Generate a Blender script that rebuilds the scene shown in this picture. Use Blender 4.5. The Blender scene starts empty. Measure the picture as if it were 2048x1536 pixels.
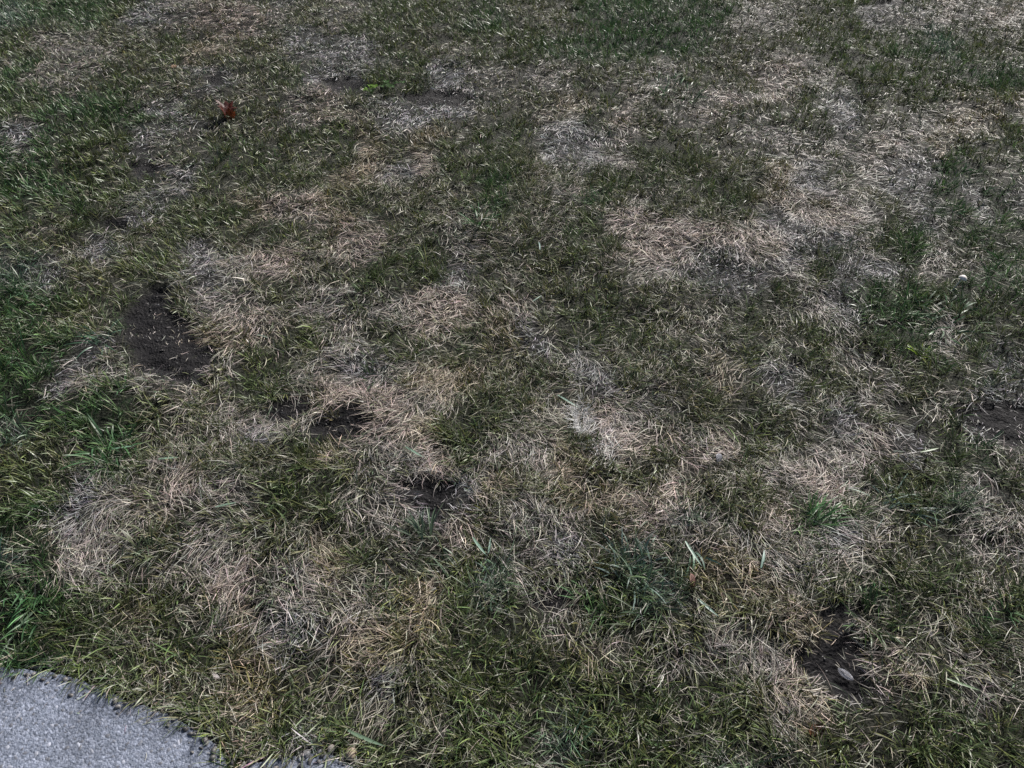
import bpy, bmesh, math
import numpy as np
from mathutils import Vector

S = bpy.context.scene
COL = S.collection
RNG = np.random.default_rng(11)
R = math.radians

# ------------------------------------------------------------------ camera, light, exposure
CAM_H, PITCH, LENS = 1.5, 44.0, 26.0
cam_d = bpy.data.cameras.new('camera')
cam = bpy.data.objects.new('camera', cam_d); COL.objects.link(cam)
cam_d.lens = LENS; cam_d.sensor_width = 36.0; cam_d.clip_start = 0.05; cam_d.clip_end = 400
cam.location = (0, 0, CAM_H)
cam.rotation_euler = (R(90 - PITCH), 0, 0)
S.camera = cam

SUN_EL, SUN_AZ = 35.0, 32.0           # azimuth measured from +Y (away from the viewer) towards +X
w = bpy.data.worlds.new('World'); S.world = w; w.use_nodes = True
nt = w.node_tree; nt.nodes.clear()
sky = nt.nodes.new('ShaderNodeTexSky'); sky.sky_type = 'NISHITA'; sky.sun_disc = False
sky.sun_elevation = R(SUN_EL); sky.sun_rotation = R(SUN_AZ)
sky.air_density = 1.0; sky.dust_density = 3.5; sky.ozone_density = 1.0
bg = nt.nodes.new('ShaderNodeBackground'); bg.inputs['Strength'].default_value = 0.05
wo = nt.nodes.new('ShaderNodeOutputWorld')
nt.links.new(sky.outputs[0], bg.inputs[0]); nt.links.new(bg.outputs[0], wo.inputs[0])
sd = bpy.data.lights.new('sun', 'SUN'); sd.energy = 4.8; sd.angle = R(11); sd.color = (1.0, 0.97, 0.93)
so = bpy.data.objects.new('sun', sd); COL.objects.link(so)
dv = Vector((math.sin(R(SUN_AZ)) * math.cos(R(SUN_EL)), math.cos(R(SUN_AZ)) * math.cos(R(SUN_EL)), math.sin(R(SUN_EL))))
so.rotation_euler = dv.to_track_quat('Z', 'Y').to_euler(); so.location = dv * 20
S.view_settings.view_transform = 'Standard'; S.view_settings.look = 'None'
S.view_settings.exposure = 0.62; S.view_settings.gamma = 1.0
S.view_settings.use_curve_mapping = False
S.render.engine = 'CYCLES'
S.cycles.max_bounces = 5; S.cycles.transparent_max_bounces = 8

# ------------------------------------------------------------------ survey: photo position <-> place on the ground
F = 2048 * LENS / 36.0
cp, sp = math.cos(R(PITCH)), math.sin(R(PITCH))
def ground_at(u, v, z=0.0):
    dx = (u - 1024.0) / F; dy = (768.0 - v) / F
    wx, wy, wz = dx, cp + dy * sp, -sp + dy * cp
    t = (z - CAM_H) / wz
    return t * wx, t * wy
def survey(x, y):
    """inverse of ground_at for flat ground, vectorised"""
    dz = -CAM_H
    zc = y * cp - dz * sp
    yc = y * sp + dz * cp
    return 1024.0 + F * x / zc, 768.0 - F * yc / zc

# ------------------------------------------------------------------ numpy noise
def _hash(ix, iy, seed):
    h = (ix.astype(np.int64) * 374761393 + iy.astype(np.int64) * 668265263 + seed * 974634777) & 0xffffffff
    h = ((h ^ (h >> 13)) * 1274126177) & 0xffffffff
    h = h ^ (h >> 16)
    return (h & 0xffffff) / float(0xffffff)
def vnoise(x, y, seed=0):
    ix, iy = np.floor(x), np.floor(y)
    fx, fy = x - ix, y - iy
    fx = fx * fx * fx * (fx * (fx * 6 - 15) + 10); fy = fy * fy * fy * (fy * (fy * 6 - 15) + 10)
    a, b = _hash(ix, iy, seed), _hash(ix + 1, iy, seed)
    c, d = _hash(ix, iy + 1, seed), _hash(ix + 1, iy + 1, seed)
    return (a * (1 - fx) + b * fx) * (1 - fy) + (c * (1 - fx) + d * fx) * fy
def fbm(x, y, seed=0, octv=3, gain=0.5):
    s, a, t = 0.0, 1.0, 0.0
    for k in range(octv):
        s = s + a * vnoise(x * 2 ** k + 17.3 * k, y * 2 ** k - 9.1 * k, seed + k); t += a; a *= gain
    return s / t
def sstep(a, b, x):
    t = np.clip((x - a) / (b - a), 0, 1); return t * t * (3 - 2 * t)

# ------------------------------------------------------------------ the lawn as surveyed: what grows in each spot
# G lush green  g olive green  m mixed  s grey straw  p pinkish straw  o orange tan  b thin grey bare  d dark soil
# t blue green coarse grass  w very pale straw
LAWN = """
tGGgbsppsmsggggGmmGGGGGssmgbspsp
gssmmgommbbbgmmggGGGGGmmmgggGtgm
GssgmmbmggbggbbsssmmsmmppsggggGG
gGGGGbmmmspmbbbmmogpmspmmgbmsoog
bGggbsggmggomomggbbsgmmssssps omg
GGgggbgggmgobpggmmggggmmobmsbGGm
GgGgbggoppogmmmGmsGmsmggopsmbGbG
gmmbmggmgmppmgsmmmgpppppbbsgGsGg
tbmmggbspmmgggbmmmmmsbbbsgbbgssG
GGggdmssmssssppmpmgmmmmgmsbGGgGG
GgmGddopmgsggmgobmggmmsgmgsgGsgg
GGbsdddggssbsoommmbmmmombgmsmggb
GGGGsdmssmpppsmmmspssmmgmmbmmsbb
tgGGmmmsbddppogmmgwppspgmsspbgbd
gmgGmsmmmgosspgssommmpsmspsgmgGs
ggbsmpssgggsdbbomoopppmmssGmgtsg
GGsssmssmmomsmpmssmpstsgpGbsmmss
tGssmsspssogsmmssbmtmsssssmmmgss
GGsgggppssmsmogtdmGgtmoosgmGggmg
GggogmsosbsooogggsmmgmmmoodmgmmG
GGgmggmoosmmbmggmmomgssspddpmgsm
GGggmmmoommmmmgggggggggmosbpogss
gggggggomggggmggggggggggsogmggmm
gggggggmgbbggggggtggggtggggmgggg
""".strip('\n').split('\n')
LAWN = [r.replace(' ', '').replace('d', 's').ljust(32, 'm')[:32] for r in LAWN]
#        tuft thatch height soil  green rgb             straw rgb
SPOT = {
 'G': (1.35, .06, 1.25, .00, (.044, .090, .036), (.33, .31, .24)),
 'g': (1.25, .13, 1.08, .03, (.070, .096, .040), (.34, .325, .26)),
 'm': (1.02, .36, 0.95, .05, (.084, .100, .052), (.37, .345, .29)),
 's': (0.54, .82, 0.80, .14, (.086, .100, .064), (.42, .385, .35)),
 'p': (0.34, 1.0, 0.75, .08, (.090, .096, .058), (.53, .445, .395)),
 'o': (0.60, .76, 0.90, .06, (.094, .094, .046), (.45, .385, .30)),
 'b': (0.36, .88, 0.70, .55, (.076, .094, .068), (.43, .42, .43)),
 't': (1.05, .28, 1.30, .06, (.074, .122, .092), (.38, .38, .35)),
 'w': (0.14, 1.2, 0.75, .05, (.080, .090, .064), (.68, .63, .60)),
}
P = np.zeros((24, 32, 10))
for j in range(24):
    for i in range(32):
        q = SPOT[LAWN[j][i]]; P[j, i] = [q[0], q[1], q[2], q[3], *q[4], *q[5]]
pad = np.pad(P, ((3, 3), (3, 3), (0, 0)), mode='reflect')
SOILS = [  # outlines of the bare soil patches, surveyed from the photo
 [(308, 575), (345, 600), (372, 640), (400, 668), (432, 700), (425, 745), (398, 780), (345, 775), (285, 745), (268, 700), (238, 655), (262, 615)],
 [(612, 868), (650, 838), (700, 822), (742, 842), (735, 868), (690, 878), (640, 900), (618, 890)],
 [(518, 815), (575, 805), (620, 818), (600, 835), (540, 845)],
 [(785, 968), (850, 955), (912, 972), (905, 1000), (872, 1032), (835, 1012), (795, 990)],
 [(1058, 1190), (1110, 1160), (1158, 1150), (1142, 1182), (1100, 1206), (1070, 1208)],
 [(1615, 1300), (1640, 1262), (1690, 1258), (1732, 1300), (1748, 1345), (1740, 1388), (1690, 1398), (1660, 1350), (1625, 1335)],
 [(1640, 1216), (1700, 1212), (1760, 1232), (1700, 1244), (1650, 1238)],
 [(1890, 815), (1960, 812), (2060, 822), (2080, 880), (2000, 885), (1940, 858)],
 [(410, 156), (440, 150), (462, 166), (430, 180)],
 [(640, 158), (720, 150), (735, 172), (660, 180)],
 [(800, 185), (870, 175), (940, 186), (930, 212), (850, 212)],
 [(1740, 4), (1800, -2), (1805, 18), (1750, 20)],
 [(250, 325), (310, 318), (335, 340), (280, 352)],
 [(208, 430), (262, 436), (240, 462), (212, 450)],
]
SOILS = [np.array([ground_at(*p) for p in s]) for s in SOILS]
PATH_EDGE = [(-900, 1290), (-500, 1300), (-200, 1318), (0, 1336), (60, 1340), (125, 1350), (185, 1368), (250, 1398), (312, 1420), (368, 1446),
             (412, 1474), (440, 1500), (452, 1518), (455, 1590), (468, 1592), (477, 1532), (540, 1520), (600, 1512), (660, 1510), (700, 1530), (740, 1570), (800, 1640), (900, 1760)]
PATH_EDGE = np.array([ground_at(*p) for p in PATH_EDGE])
PATH_POLY = np.vstack([[(-9.0, PATH_EDGE[0, 1] + .9)], PATH_EDGE, [(0.35, -0.5), (0.9, -2.0), (0.9, -4.0), (-9.0, -2.0)]])

def poly_sd(x, y, poly):
    """signed distance to a polygon, negative inside"""
    x = np.asarray(x, float); y = np.asarray(y, float)
    d = np.full(x.shape, 1e9); ins = np.zeros(x.shape, bool)
    n = len(poly)
    for k in range(n):
        ax, ay = poly[k]; bx, by = poly[(k + 1) % n]
        ex, ey = bx - ax, by - ay
        t = np.clip(((x - ax) * ex + (y - ay) * ey) / (ex * ex + ey * ey + 1e-12), 0, 1)
        d = np.minimum(d, np.hypot(x - ax - t * ex, y - ay - t * ey))
        c = ((ay > y) != (by > y)) & (x < (bx - ax) * (y - ay) / (by - ay + 1e-12) + ax)
        ins ^= c
    return np.where(ins, -d, d)

def lawn_at(x, y):
    """interpolated growth parameters at ground points -> (n,10) array, soil mask 0..1"""
    am = .6 + .35 * np.clip(y, 0, 6)
    wx = x + am * 0.15 * (fbm(x * 4, y * 4, 51) - .5) + 0.05 * (fbm(x * 16, y * 16, 55) - .5)
    wy = y + am * 0.22 * (fbm(x * 4, y * 4, 61) - .5) + 0.07 * (fbm(x * 16, y * 16, 65) - .5)
    u, v = survey(wx, np.maximum(wy, -0.3))
    gi = u / 64 - .5 + 3; gj = v / 64 - .5 + 3
    def tri(a, n):      # outside the surveyed lawn the same growth goes on, folded back
        p = 2 * (n - 1.001); a = np.mod(a, p); return np.where(a > n - 1.001, p - a, a)
    gi = tri(gi, 38); gj = tri(gj, 30)
    i0 = np.floor(gi).astype(int); j0 = np.floor(gj).astype(int)
    fi = gi - i0; fj = gj - j0
    fi = sstep(0.12, .88, fi)[:, None]; fj = sstep(0.12, .88, fj)[:, None]
    i1 = np.minimum(i0 + 1, 37); j1 = np.minimum(j0 + 1, 29)
    q = (pad[j0, i0] * (1 - fi) + pad[j0, i1] * fi) * (1 - fj) + (pad[j1, i0] * (1 - fi) + pad[j1, i1] * fi) * fj
    mot = sstep(.36, .64, .55 * fbm(x * 9, y * 9, 201, 2) + .45 * fbm(x * 24, y * 24, 207, 2))
    q[:, 0] *= (.75 + .9 * mot) * (1 + .30 * sstep(2.2, 4, y)); q[:, 3] *= 1 - .4 * sstep(2.2, 4, y); q[:, 1] *= 1.22 - .68 * mot
    soil = np.zeros(x.shape)
    sx = x + 0.06 * (fbm(x * 13, y * 13, 71, 4, .65) - .5); sy = y + 0.08 * (fbm(x * 13, y * 13, 75, 4, .65) - .5)
    for s in SOILS:
        c = s.mean(0); rr = np.abs(s - c).max() + .15
        near = (np.abs(sx - c[0]) < rr) & (np.abs(sy - c[1]) < rr)
        if near.any():
            dd = poly_sd(sx[near], sy[near], s)
            soil[near] = np.maximum(soil[near], 1 - sstep(-.004, .018, dd))
    q[:, 0] *= 1 - soil; q[:, 1] = q[:, 1] * (1 - soil) + .22 * soil * (vnoise(x * 30, y * 30, 77) > .45); q[:, 3] = np.maximum(q[:, 3], soil)
    return q, soil

def path_sd(x, y):
    return poly_sd(x + .012 * (fbm(x * 25, y * 25, 81) - .5), y + .02 * (fbm(x * 18, y * 18, 83) - .5), PATH_POLY)

def height_at(x, y, soil=None, pd=None):
    if soil is None: soil = lawn_at(x, y)[1]
    if pd is None: pd = path_sd(x, y)
    h = .050 * (fbm(x * 1.6, y * 1.6, 5) - .5) + .030 * (fbm(x * 6, y * 6, 8) - .5) + .012 * (fbm(x * 22, y * 22, 12) - .5)
    h = h - .010 * soil + soil * (.030 * (fbm(x * 28, y * 48, 15, 3, .6) - .5))
    far = sstep(9, 14, np.hypot(x, y)); h = h * (1 - far)
    k = sstep(-.02, .12, pd)
    return h * k - (1 - sstep(-.03, .015, pd)) * .05 - .004 * (1 - k)

# ------------------------------------------------------------------ helpers
def node_mat(name):
    m = bpy.data.materials.new(name); m.use_nodes = True
    t = m.node_tree; b = t.nodes['Principled BSDF']
    return m, t, b
def new_mesh(name, verts, tris, cols=None, mat=None, smooth=False, link=True):
    me = bpy.data.meshes.new(name)
    verts = np.ascontiguousarray(verts, dtype=np.float32); tris = np.ascontiguousarray(tris, dtype=np.int32)
    me.vertices.add(len(verts)); me.vertices.foreach_set('co', verts.ravel())
    me.loops.add(tris.size); me.loops.foreach_set('vertex_index', tris.ravel())
    k = tris.shape[1]
    me.polygons.add(len(tris)); me.polygons.foreach_set('loop_start', np.arange(0, tris.size, k, dtype=np.int32))
    if smooth: me.polygons.foreach_set('use_smooth', np.ones(len(tris), bool))
    me.update(calc_edges=True)
    if cols is not None:
        a = me.color_attributes.new('tint', 'FLOAT_COLOR', 'POINT')
        c = np.ones((len(verts), 4), np.float32); c[:, :3] = cols
        a.data.foreach_set('color', c.ravel())
    if mat: me.materials.append(mat)
    return me
def link(name, me, parent=None, loc=None, rot=None):
    o = bpy.data.objects.new(name, me); COL.objects.link(o)
    if parent: o.parent = parent
    if loc is not None: o.location = loc
    if rot is not None: o.rotation_euler = rot
    return o
def tag(o, label=None, cat=None, group=None, kind=None):
    if label: o['label'] = label
    if cat: o['category'] = cat
    if group: o['group'] = group
    if kind: o['kind'] = kind
    return o
def empty(name, loc, rz=0):
    o = bpy.data.objects.new(name, None); COL.objects.link(o); o.location = loc; o.rotation_euler = (0, 0, rz)
    o.empty_display_size = .02
    return o
def zat(x, y):
    return float(height_at(np.array([x]), np.array([y]))[0])
def spot(u, v, lift=0.0):
    x, y = ground_at(u, v, lift)
    return x, y, zat(x, y) + lift

# ------------------------------------------------------------------ materials
def blade_material(name, rough, transl, noise_scale=420):
    m, t, b = node_mat(name)
    at = t.nodes.new('ShaderNodeAttribute'); at.attribute_name = 'tint'
    tc = t.nodes.new('ShaderNodeTexCoord')
    nz = t.nodes.new('ShaderNodeTexNoise'); nz.inputs['Scale'].default_value = noise_scale; nz.inputs['Detail'].default_value = 1
    t.links.new(tc.outputs['Object'], nz.inputs['Vector'])
    mr = t.nodes.new('ShaderNodeMapRange'); mr.inputs['To Min'].default_value = .7; mr.inputs['To Max'].default_value = 1.3
    t.links.new(nz.outputs['Fac'], mr.inputs['Value'])
    mx = t.nodes.new('ShaderNodeVectorMath'); mx.operation = 'MULTIPLY'
    t.links.new(at.outputs['Color'], mx.inputs[0]); t.links.new(mr.outputs[0], mx.inputs[1])
    t.links.new(mx.outputs[0], b.inputs['Base Color'])
    b.inputs['Roughness'].default_value = rough
    b.inputs['Specular IOR Level'].default_value = .38 if rough < .43 else .28
    tr = t.nodes.new('ShaderNodeBsdfTranslucent'); t.links.new(mx.outputs[0], tr.inputs[0])
    ms = t.nodes.new('ShaderNodeMixShader'); ms.inputs[0].default_value = transl
    out = t.nodes['Material Output']
    t.links.new(b.outputs[0], ms.inputs[1]); t.links.new(tr.outputs[0], ms.inputs[2]); t.links.new(ms.outputs[0], out.inputs[0])
    return m
M_GRASS = blade_material('living_grass', .42, .14)
M_STRAW = blade_material('dry_grass', .5, .06)

def soil_material():
    m, t, b = node_mat('lawn_soil')
    at = t.nodes.new('ShaderNodeAttribute'); at.attribute_name = 'tint'
    tc = t.nodes.new('ShaderNodeTexCoord')
    n1 = t.nodes.new('ShaderNodeTexNoise'); n1.inputs['Scale'].default_value = 70; n1.inputs['Detail'].default_value = 6; n1.inputs['Roughness'].default_value = .7
    n2 = t.nodes.new('ShaderNodeTexVoronoi'); n2.inputs['Scale'].default_value = 130
    for n in (n1, n2): t.links.new(tc.outputs['Object'], n.inputs['Vector'])
    mr = t.nodes.new('ShaderNodeMapRange'); mr.inputs['From Min'].default_value = .3; mr.inputs['From Max'].default_value = .7
    mr.inputs['To Min'].default_value = .5; mr.inputs['To Max'].default_value = 1.6
    t.links.new(n1.outputs['Fac'], mr.inputs['Value'])
    mx = t.nodes.new('ShaderNodeVectorMath'); mx.operation = 'MULTIPLY'
    t.links.new(at.outputs['Color'], mx.inputs[0]); t.links.new(mr.outputs[0], mx.inputs[1])
    t.links.new(mx.outputs[0], b.inputs['Base Color'])
    b.inputs['Roughness'].default_value = .75; b.inputs['Specular IOR Level'].default_value = .18
    ad = t.nodes.new('ShaderNodeMath'); ad.operation = 'MULTIPLY_ADD'; ad.inputs[1].default_value = .5
    t.links.new(n2.outputs['Distance'], ad.inputs[0]); t.links.new(n1.outputs['Fac'], ad.inputs[2])
    bp = t.nodes.new('ShaderNodeBump'); bp.inputs['Strength'].default_value = .9; bp.inputs['Distance'].default_value = .012
    t.links.new(ad.outputs[0], bp.inputs['Height']); t.links.new(bp.outputs[0], b.inputs['Normal'])
    return m

def asphalt_material():
    m, t, b = node_mat('weathered_asphalt')
    tc = t.nodes.new('ShaderNodeTexCoord')
    v1 = t.nodes.new('ShaderNodeTexVoronoi'); v1.inputs['Scale'].default_value = 190
    v2 = t.nodes.new('ShaderNodeTexVoronoi'); v2.inputs['Scale'].default_value = 330
    n1 = t.nodes.new('ShaderNodeTexNoise'); n1.inputs['Scale'].default_value = 9; n1.inputs['Detail'].default_value = 5
    n2 = t.nodes.new('ShaderNodeTexNoise'); n2.inputs['Scale'].default_value = 150; n2.inputs['Detail'].default_value = 4
    for n in (v1, v2, n1, n2): t.links.new(tc.outputs['Object'], n.inputs['Vector'])
    bw = t.nodes.new('ShaderNodeSeparateColor'); t.links.new(v1.outputs['Color'], bw.inputs[0])
    r1 = t.nodes.new('ShaderNodeValToRGB')
    e = r1.color_ramp.elements; e[0].position = 0; e[0].color = (.105, .122, .160, 1); e[1].position = 1; e[1].color = (.225, .248, .315, 1)
    x = e.new(.55); x.color = (.148, .167, .218, 1)
    t.links.new(bw.outputs[0], r1.inputs[0])
    mr = t.nodes.new('ShaderNodeMapRange'); mr.inputs['From Min'].default_value = .3; mr.inputs['From Max'].default_value = .7
    mr.inputs['To Min'].default_value = .8; mr.inputs['To Max'].default_value = 1.2
    t.links.new(n1.outputs['Fac'], mr.inputs['Value'])
    m3 = t.nodes.new('ShaderNodeMapRange'); m3.inputs['From Min'].default_value = .3; m3.inputs['From Max'].default_value = .7
    m3.inputs['To Min'].default_value = .65; m3.inputs['To Max'].default_value = 1.35
    t.links.new(n2.outputs['Fac'], m3.inputs['Value'])
    mm = t.nodes.new('ShaderNodeMath'); mm.operation = 'MULTIPLY'; t.links.new(mr.outputs[0], mm.inputs[0]); t.links.new(m3.outputs[0], mm.inputs[1])
    mx = t.nodes.new('ShaderNodeVectorMath'); mx.operation = 'MULTIPLY'
    t.links.new(r1.outputs[0], mx.inputs[0]); t.links.new(mm.outputs[0], mx.inputs[1])
    t.links.new(mx.outputs[0], b.inputs['Base Color'])
    b.inputs['Roughness'].default_value = .62; b.inputs['Specular IOR Level'].default_value = .5
    sm = t.nodes.new('ShaderNodeMath'); sm.operation = 'MULTIPLY_ADD'; sm.inputs[1].default_value = -1.0
    t.links.new(v1.outputs['Distance'], sm.inputs[0]); t.links.new(n2.outputs['Fac'], sm.inputs[2])
    s2 = t.nodes.new('ShaderNodeMath'); s2.operation = 'MULTIPLY_ADD'; s2.inputs[1].default_value = -.6
    t.links.new(v2.outputs['Distance'], s2.inputs[0]); t.links.new(sm.outputs[0], s2.inputs[2])
    bp = t.nodes.new('ShaderNodeBump'); bp.inputs['Strength'].default_value = 1; bp.inputs['Distance'].default_value = .0012
    t.links.new(s2.outputs[0], bp.inputs['Height']); t.links.new(bp.outputs[0], b.inputs['Normal'])
    return m

def simple_mat(name, c1, c2, scale=60, rough=.6, spec=.3, bump=.3, alpha=None, transl=0, dist=.002):
    m, t, b = node_mat(name)
    tc = t.nodes.new('ShaderNodeTexCoord')
    n = t.nodes.new('ShaderNodeTexNoise'); n.inputs['Scale'].default_value = scale; n.inputs['Detail'].default_value = 4
    t.links.new(tc.outputs['Object'], n.inputs['Vector'])
    r = t.nodes.new('ShaderNodeValToRGB'); e = r.color_ramp.elements
    e[0].position = .35; e[0].color = (*c1, 1); e[1].position = .68; e[1].color = (*c2, 1)
    t.links.new(n.outputs['Fac'], r.inputs[0]); t.links.new(r.outputs[0], b.inputs['Base Color'])
    b.inputs['Roughness'].default_value = rough; b.inputs['Specular IOR Level'].default_value = spec
    if bump:
        bp = t.nodes.new('ShaderNodeBump'); bp.inputs['Strength'].default_value = bump; bp.inputs['Distance'].default_value = dist
        t.links.new(n.outputs['Fac'], bp.inputs['Height']); t.links.new(bp.outputs[0], b.inputs['Normal'])
    if alpha is not None: b.inputs['Alpha'].default_value = alpha
    if transl:
        tr = t.nodes.new('ShaderNodeBsdfTranslucent'); t.links.new(r.outputs[0], tr.inputs[0])
        ms = t.nodes.new('ShaderNodeMixShader'); ms.inputs[0].default_value = transl
        t.links.new(b.outputs[0], ms.inputs[1]); t.links.new(tr.outputs[0], ms.inputs[2])
        t.links.new(ms.outputs[0], t.nodes['Material Output'].inputs[0])
    return m

# ------------------------------------------------------------------ ground: one sheet, fine near, coarse to the horizon
def axis(a, b, step, far, grow=1.35):
    core = np.arange(a, b + step * .5, step)
    lo, hi, s = [a], [b], step
    while hi[-1] < far: s *= grow; hi.append(hi[-1] + s)
    s = step
    while lo[-1] > -far: s *= grow; lo.append(lo[-1] - s)
    return np.concatenate([np.array(lo[1:][::-1]), core, np.array(hi[1:])])
gx = axis(-4.4, 4.4, .017, 120)
gy0 = np.arange(.3, 2.2, .011); gy1 = np.arange(2.2, 6.2, .02)
ylo, yhi, s = [.3], [6.2], .02
while yhi[-1] < 120: s *= 1.35; yhi.append(yhi[-1] + s)
s = .02
while ylo[-1] > -120: s *= 1.35; ylo.append(ylo[-1] - s)
gy = np.concatenate([np.array(ylo[1:][::-1]), gy0, gy1, np.array(yhi)])
X, Y = np.meshgrid(gx, gy); xf, yf = X.ravel(), Y.ravel()
q, soil = lawn_at(xf, yf); pd = path_sd(xf, yf)
Z = height_at(xf, yf, soil, pd)
soil_c = np.array([.0075, .0068, .0082]); grey_c = np.array([.018, .016, .017])
k = q[:, 3:4] * (1 - soil[:, None])
under = .5 * q[:, 7:10] * .07 + .5 * q[:, 4:7] * .16      # thatch and stubble at the grass foot, darkened to paint shade into the gaps
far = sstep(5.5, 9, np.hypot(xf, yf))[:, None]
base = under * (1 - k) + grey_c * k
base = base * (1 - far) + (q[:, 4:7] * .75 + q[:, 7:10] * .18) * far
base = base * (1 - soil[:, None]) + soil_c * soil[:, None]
nx = len(gx); ny = len(gy)
ii = (np.arange(ny - 1)[:, None] * nx + np.arange(nx - 1)[None, :]).ravel()
quads = np.stack([ii, ii + 1, ii + nx + 1, ii + nx], 1)
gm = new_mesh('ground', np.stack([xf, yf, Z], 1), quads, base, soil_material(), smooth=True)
tag(link('ground', gm), kind='structure')

# ------------------------------------------------------------------ asphalt path with its aggregate
def path_mesh():
    pts = []
    n = len(PATH_EDGE)
    for k in range(n - 1):
        a, b = PATH_EDGE[k], PATH_EDGE[k + 1]
        m = max(2, int(np.linalg.norm(b - a) / .006)) if k > 1 else 20
        for s_ in range(m):
            p = a + (b - a) * s_ / m; pts.append(p)
    pts = np.array(pts)
    pts[:, 1] += .010 * (fbm(pts[:, 0] * 60, pts[:, 1] * 60, 91, 3) - .5) + .006 * (fbm(pts[:, 0] * 160, pts[:, 1] * 160, 97, 2) - .5)
    pts[:, 0] += .008 * (fbm(pts[:, 0] * 70, pts[:, 1] * 70, 93, 3) - .5)
    loop = [tuple(p) for p in pts] + [tuple(PATH_EDGE[-1]), (.35, -.5), (.9, -2), (.9, -4), (-9, -2), (-9.0, PATH_EDGE[0, 1] + .9)]
    bm = bmesh.new()
    top = [bm.verts.new((x, y, 0)) for x, y in loop]
    bot = [bm.verts.new((v.co.x, v.co.y, -.045)) for v in top]
    f = bm.faces.new(top); bmesh.ops.triangulate(bm, faces=[f])
    L = len(top)
    for k in range(L):
        bm.faces.new((top[k], bot[k], bot[(k + 1) % L], top[(k + 1) % L]))
    bmesh.ops.recalc_face_normals(bm, faces=bm.faces)
    me = bpy.data.meshes.new('asphalt_path'); bm.to_mesh(me); bm.free()
    me.materials.append(asphalt_material())
    return me
path = tag(link('path', path_mesh()), kind='structure')

def scatter_stones(px, py, pz, rad, cols, flat=.45, name='aggregate'):
    """rounded low pebbles, one small faceted dome of 18 triangles each"""
    n = len(px)
    ang = np.arange(6) * math.pi / 3
    ring = np.stack([np.cos(ang), np.sin(ang), np.zeros(6)], 1)
    tmpl = np.vstack([ring * 1.0, ring * .62 + [0, 0, .75], [[0, 0, 1]]])
    tr = []
    for k in range(6):
        l = (k + 1) % 6
        tr += [(k, l, 6 + l), (k, 6 + l, 6 + k), (6 + k, 6 + l, 12)]
    tr = np.array(tr)
    v = np.repeat(tmpl[None], n, 0)
    v = v * (1 + .45 * (RNG.random((n, 13, 3)) - .5))
    asp = .65 + .7 * RNG.random(n)
    v[:, :, 0] *= (rad * asp)[:, None]; v[:, :, 1] *= (rad / asp)[:, None]; v[:, :, 2] *= (rad * flat)[:, None]
    a = RNG.random(n) * 6.283; c, s_ = np.cos(a)[:, None], np.sin(a)[:, None]
    vx = v[:, :, 0] * c - v[:, :, 1] * s_; vy = v[:, :, 0] * s_ + v[:, :, 1] * c
    V = np.stack([vx + px[:, None], vy + py[:, None], v[:, :, 2] + pz[:, None]], 2).reshape(-1, 3)
    T = (tr[None] + (np.arange(n) * 13)[:, None, None]).reshape(-1, 3)
    C = np.repeat(cols, 13, 0)
    return V, T, C
def stone_material():
    m, t, b = node_mat('aggregate_stone')
    at = t.nodes.new('ShaderNodeAttribute'); at.attribute_name = 'tint'
    tc = t.nodes.new('ShaderNodeTexCoord')
    nz = t.nodes.new('ShaderNodeTexNoise'); nz.inputs['Scale'].default_value = 500
    t.links.new(tc.outputs['Object'], nz.inputs['Vector'])
    mr = t.nodes.new('ShaderNodeMapRange'); mr.inputs['To Min'].default_value = .6; mr.inputs['To Max'].default_value = 1.4
    t.links.new(nz.outputs['Fac'], mr.inputs['Value'])
    mx = t.nodes.new('ShaderNodeVectorMath'); mx.operation = 'MULTIPLY'
    t.links.new(at.outputs['Color'], mx.inputs[0]); t.links.new(mr.outputs[0], mx.inputs[1])
    t.links.new(mx.outputs[0], b.inputs['Base Color'])
    b.inputs['Roughness'].default_value = .5
    return m
M_STONE = stone_material()
n = 22000
px = RNG.uniform(-2.6, .35, n); py = RNG.uniform(.1, 1.25, n)
ok = (path_sd(px, py) < -.004); px, py = px[ok], py[ok]; n = len(px)
rad = .0012 + .0042 * RNG.random(n) ** 3.5
g = .11 + .30 * RNG.random(n) ** 3.5
cols = np.stack([g * .93, g * .98, g * 1.16], 1)
V, T, C = scatter_stones(px, py, np.full(n, -.0003), rad, cols, flat=.22)
ag = link('aggregate', new_mesh('aggregate', V, T, C, M_STONE), path); ag['kind'] = 'stuff'

# crumbled grit where the path edge breaks up, and crumbs on the bare soil
gp = []
for k in range(len(PATH_EDGE) - 1):
    a, b = PATH_EDGE[k], PATH_EDGE[k + 1]
    if abs(a[0]) > 3: continue
    m = int(np.linalg.norm(b - a) * 700)
    t_ = RNG.random(m)[:, None]; p = a + (b - a) * t_ + RNG.normal(0, .016, (m, 2)) + [0, .012]; gp.append(p)
gp = np.vstack(gp)
n = len(gp); z = np.where(path_sd(gp[:, 0], gp[:, 1]) < 0, .0, height_at(gp[:, 0], gp[:, 1]) - .001)
rad = .0015 + .0055 * RNG.random(n) ** 2.5
g = .05 + .14 * RNG.random(n) ** 2
V1 = scatter_stones(gp[:, 0], gp[:, 1], z, rad, np.stack([g * 1.05, g, g * .98], 1), flat=.8)
cx = RNG.uniform(-4, 4, 160000); cy = RNG.uniform(.5, 5.4, 160000)
sv = np.zeros(len(cx))
for s_ in SOILS:
    c = s_.mean(0); rr = np.abs(s_ - c).max() + .1
    nr = (np.abs(cx - c[0]) < rr) & (np.abs(cy - c[1]) < rr)
    sv[nr] = np.maximum(sv[nr], poly_sd(cx[nr], cy[nr], s_) < .02)
cx, cy = cx[sv > 0], cy[sv > 0]; n = len(cx)
rad = .0008 + .0036 * RNG.random(n) ** 3
g = .006 + .020 * RNG.random(n) ** 4
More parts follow.
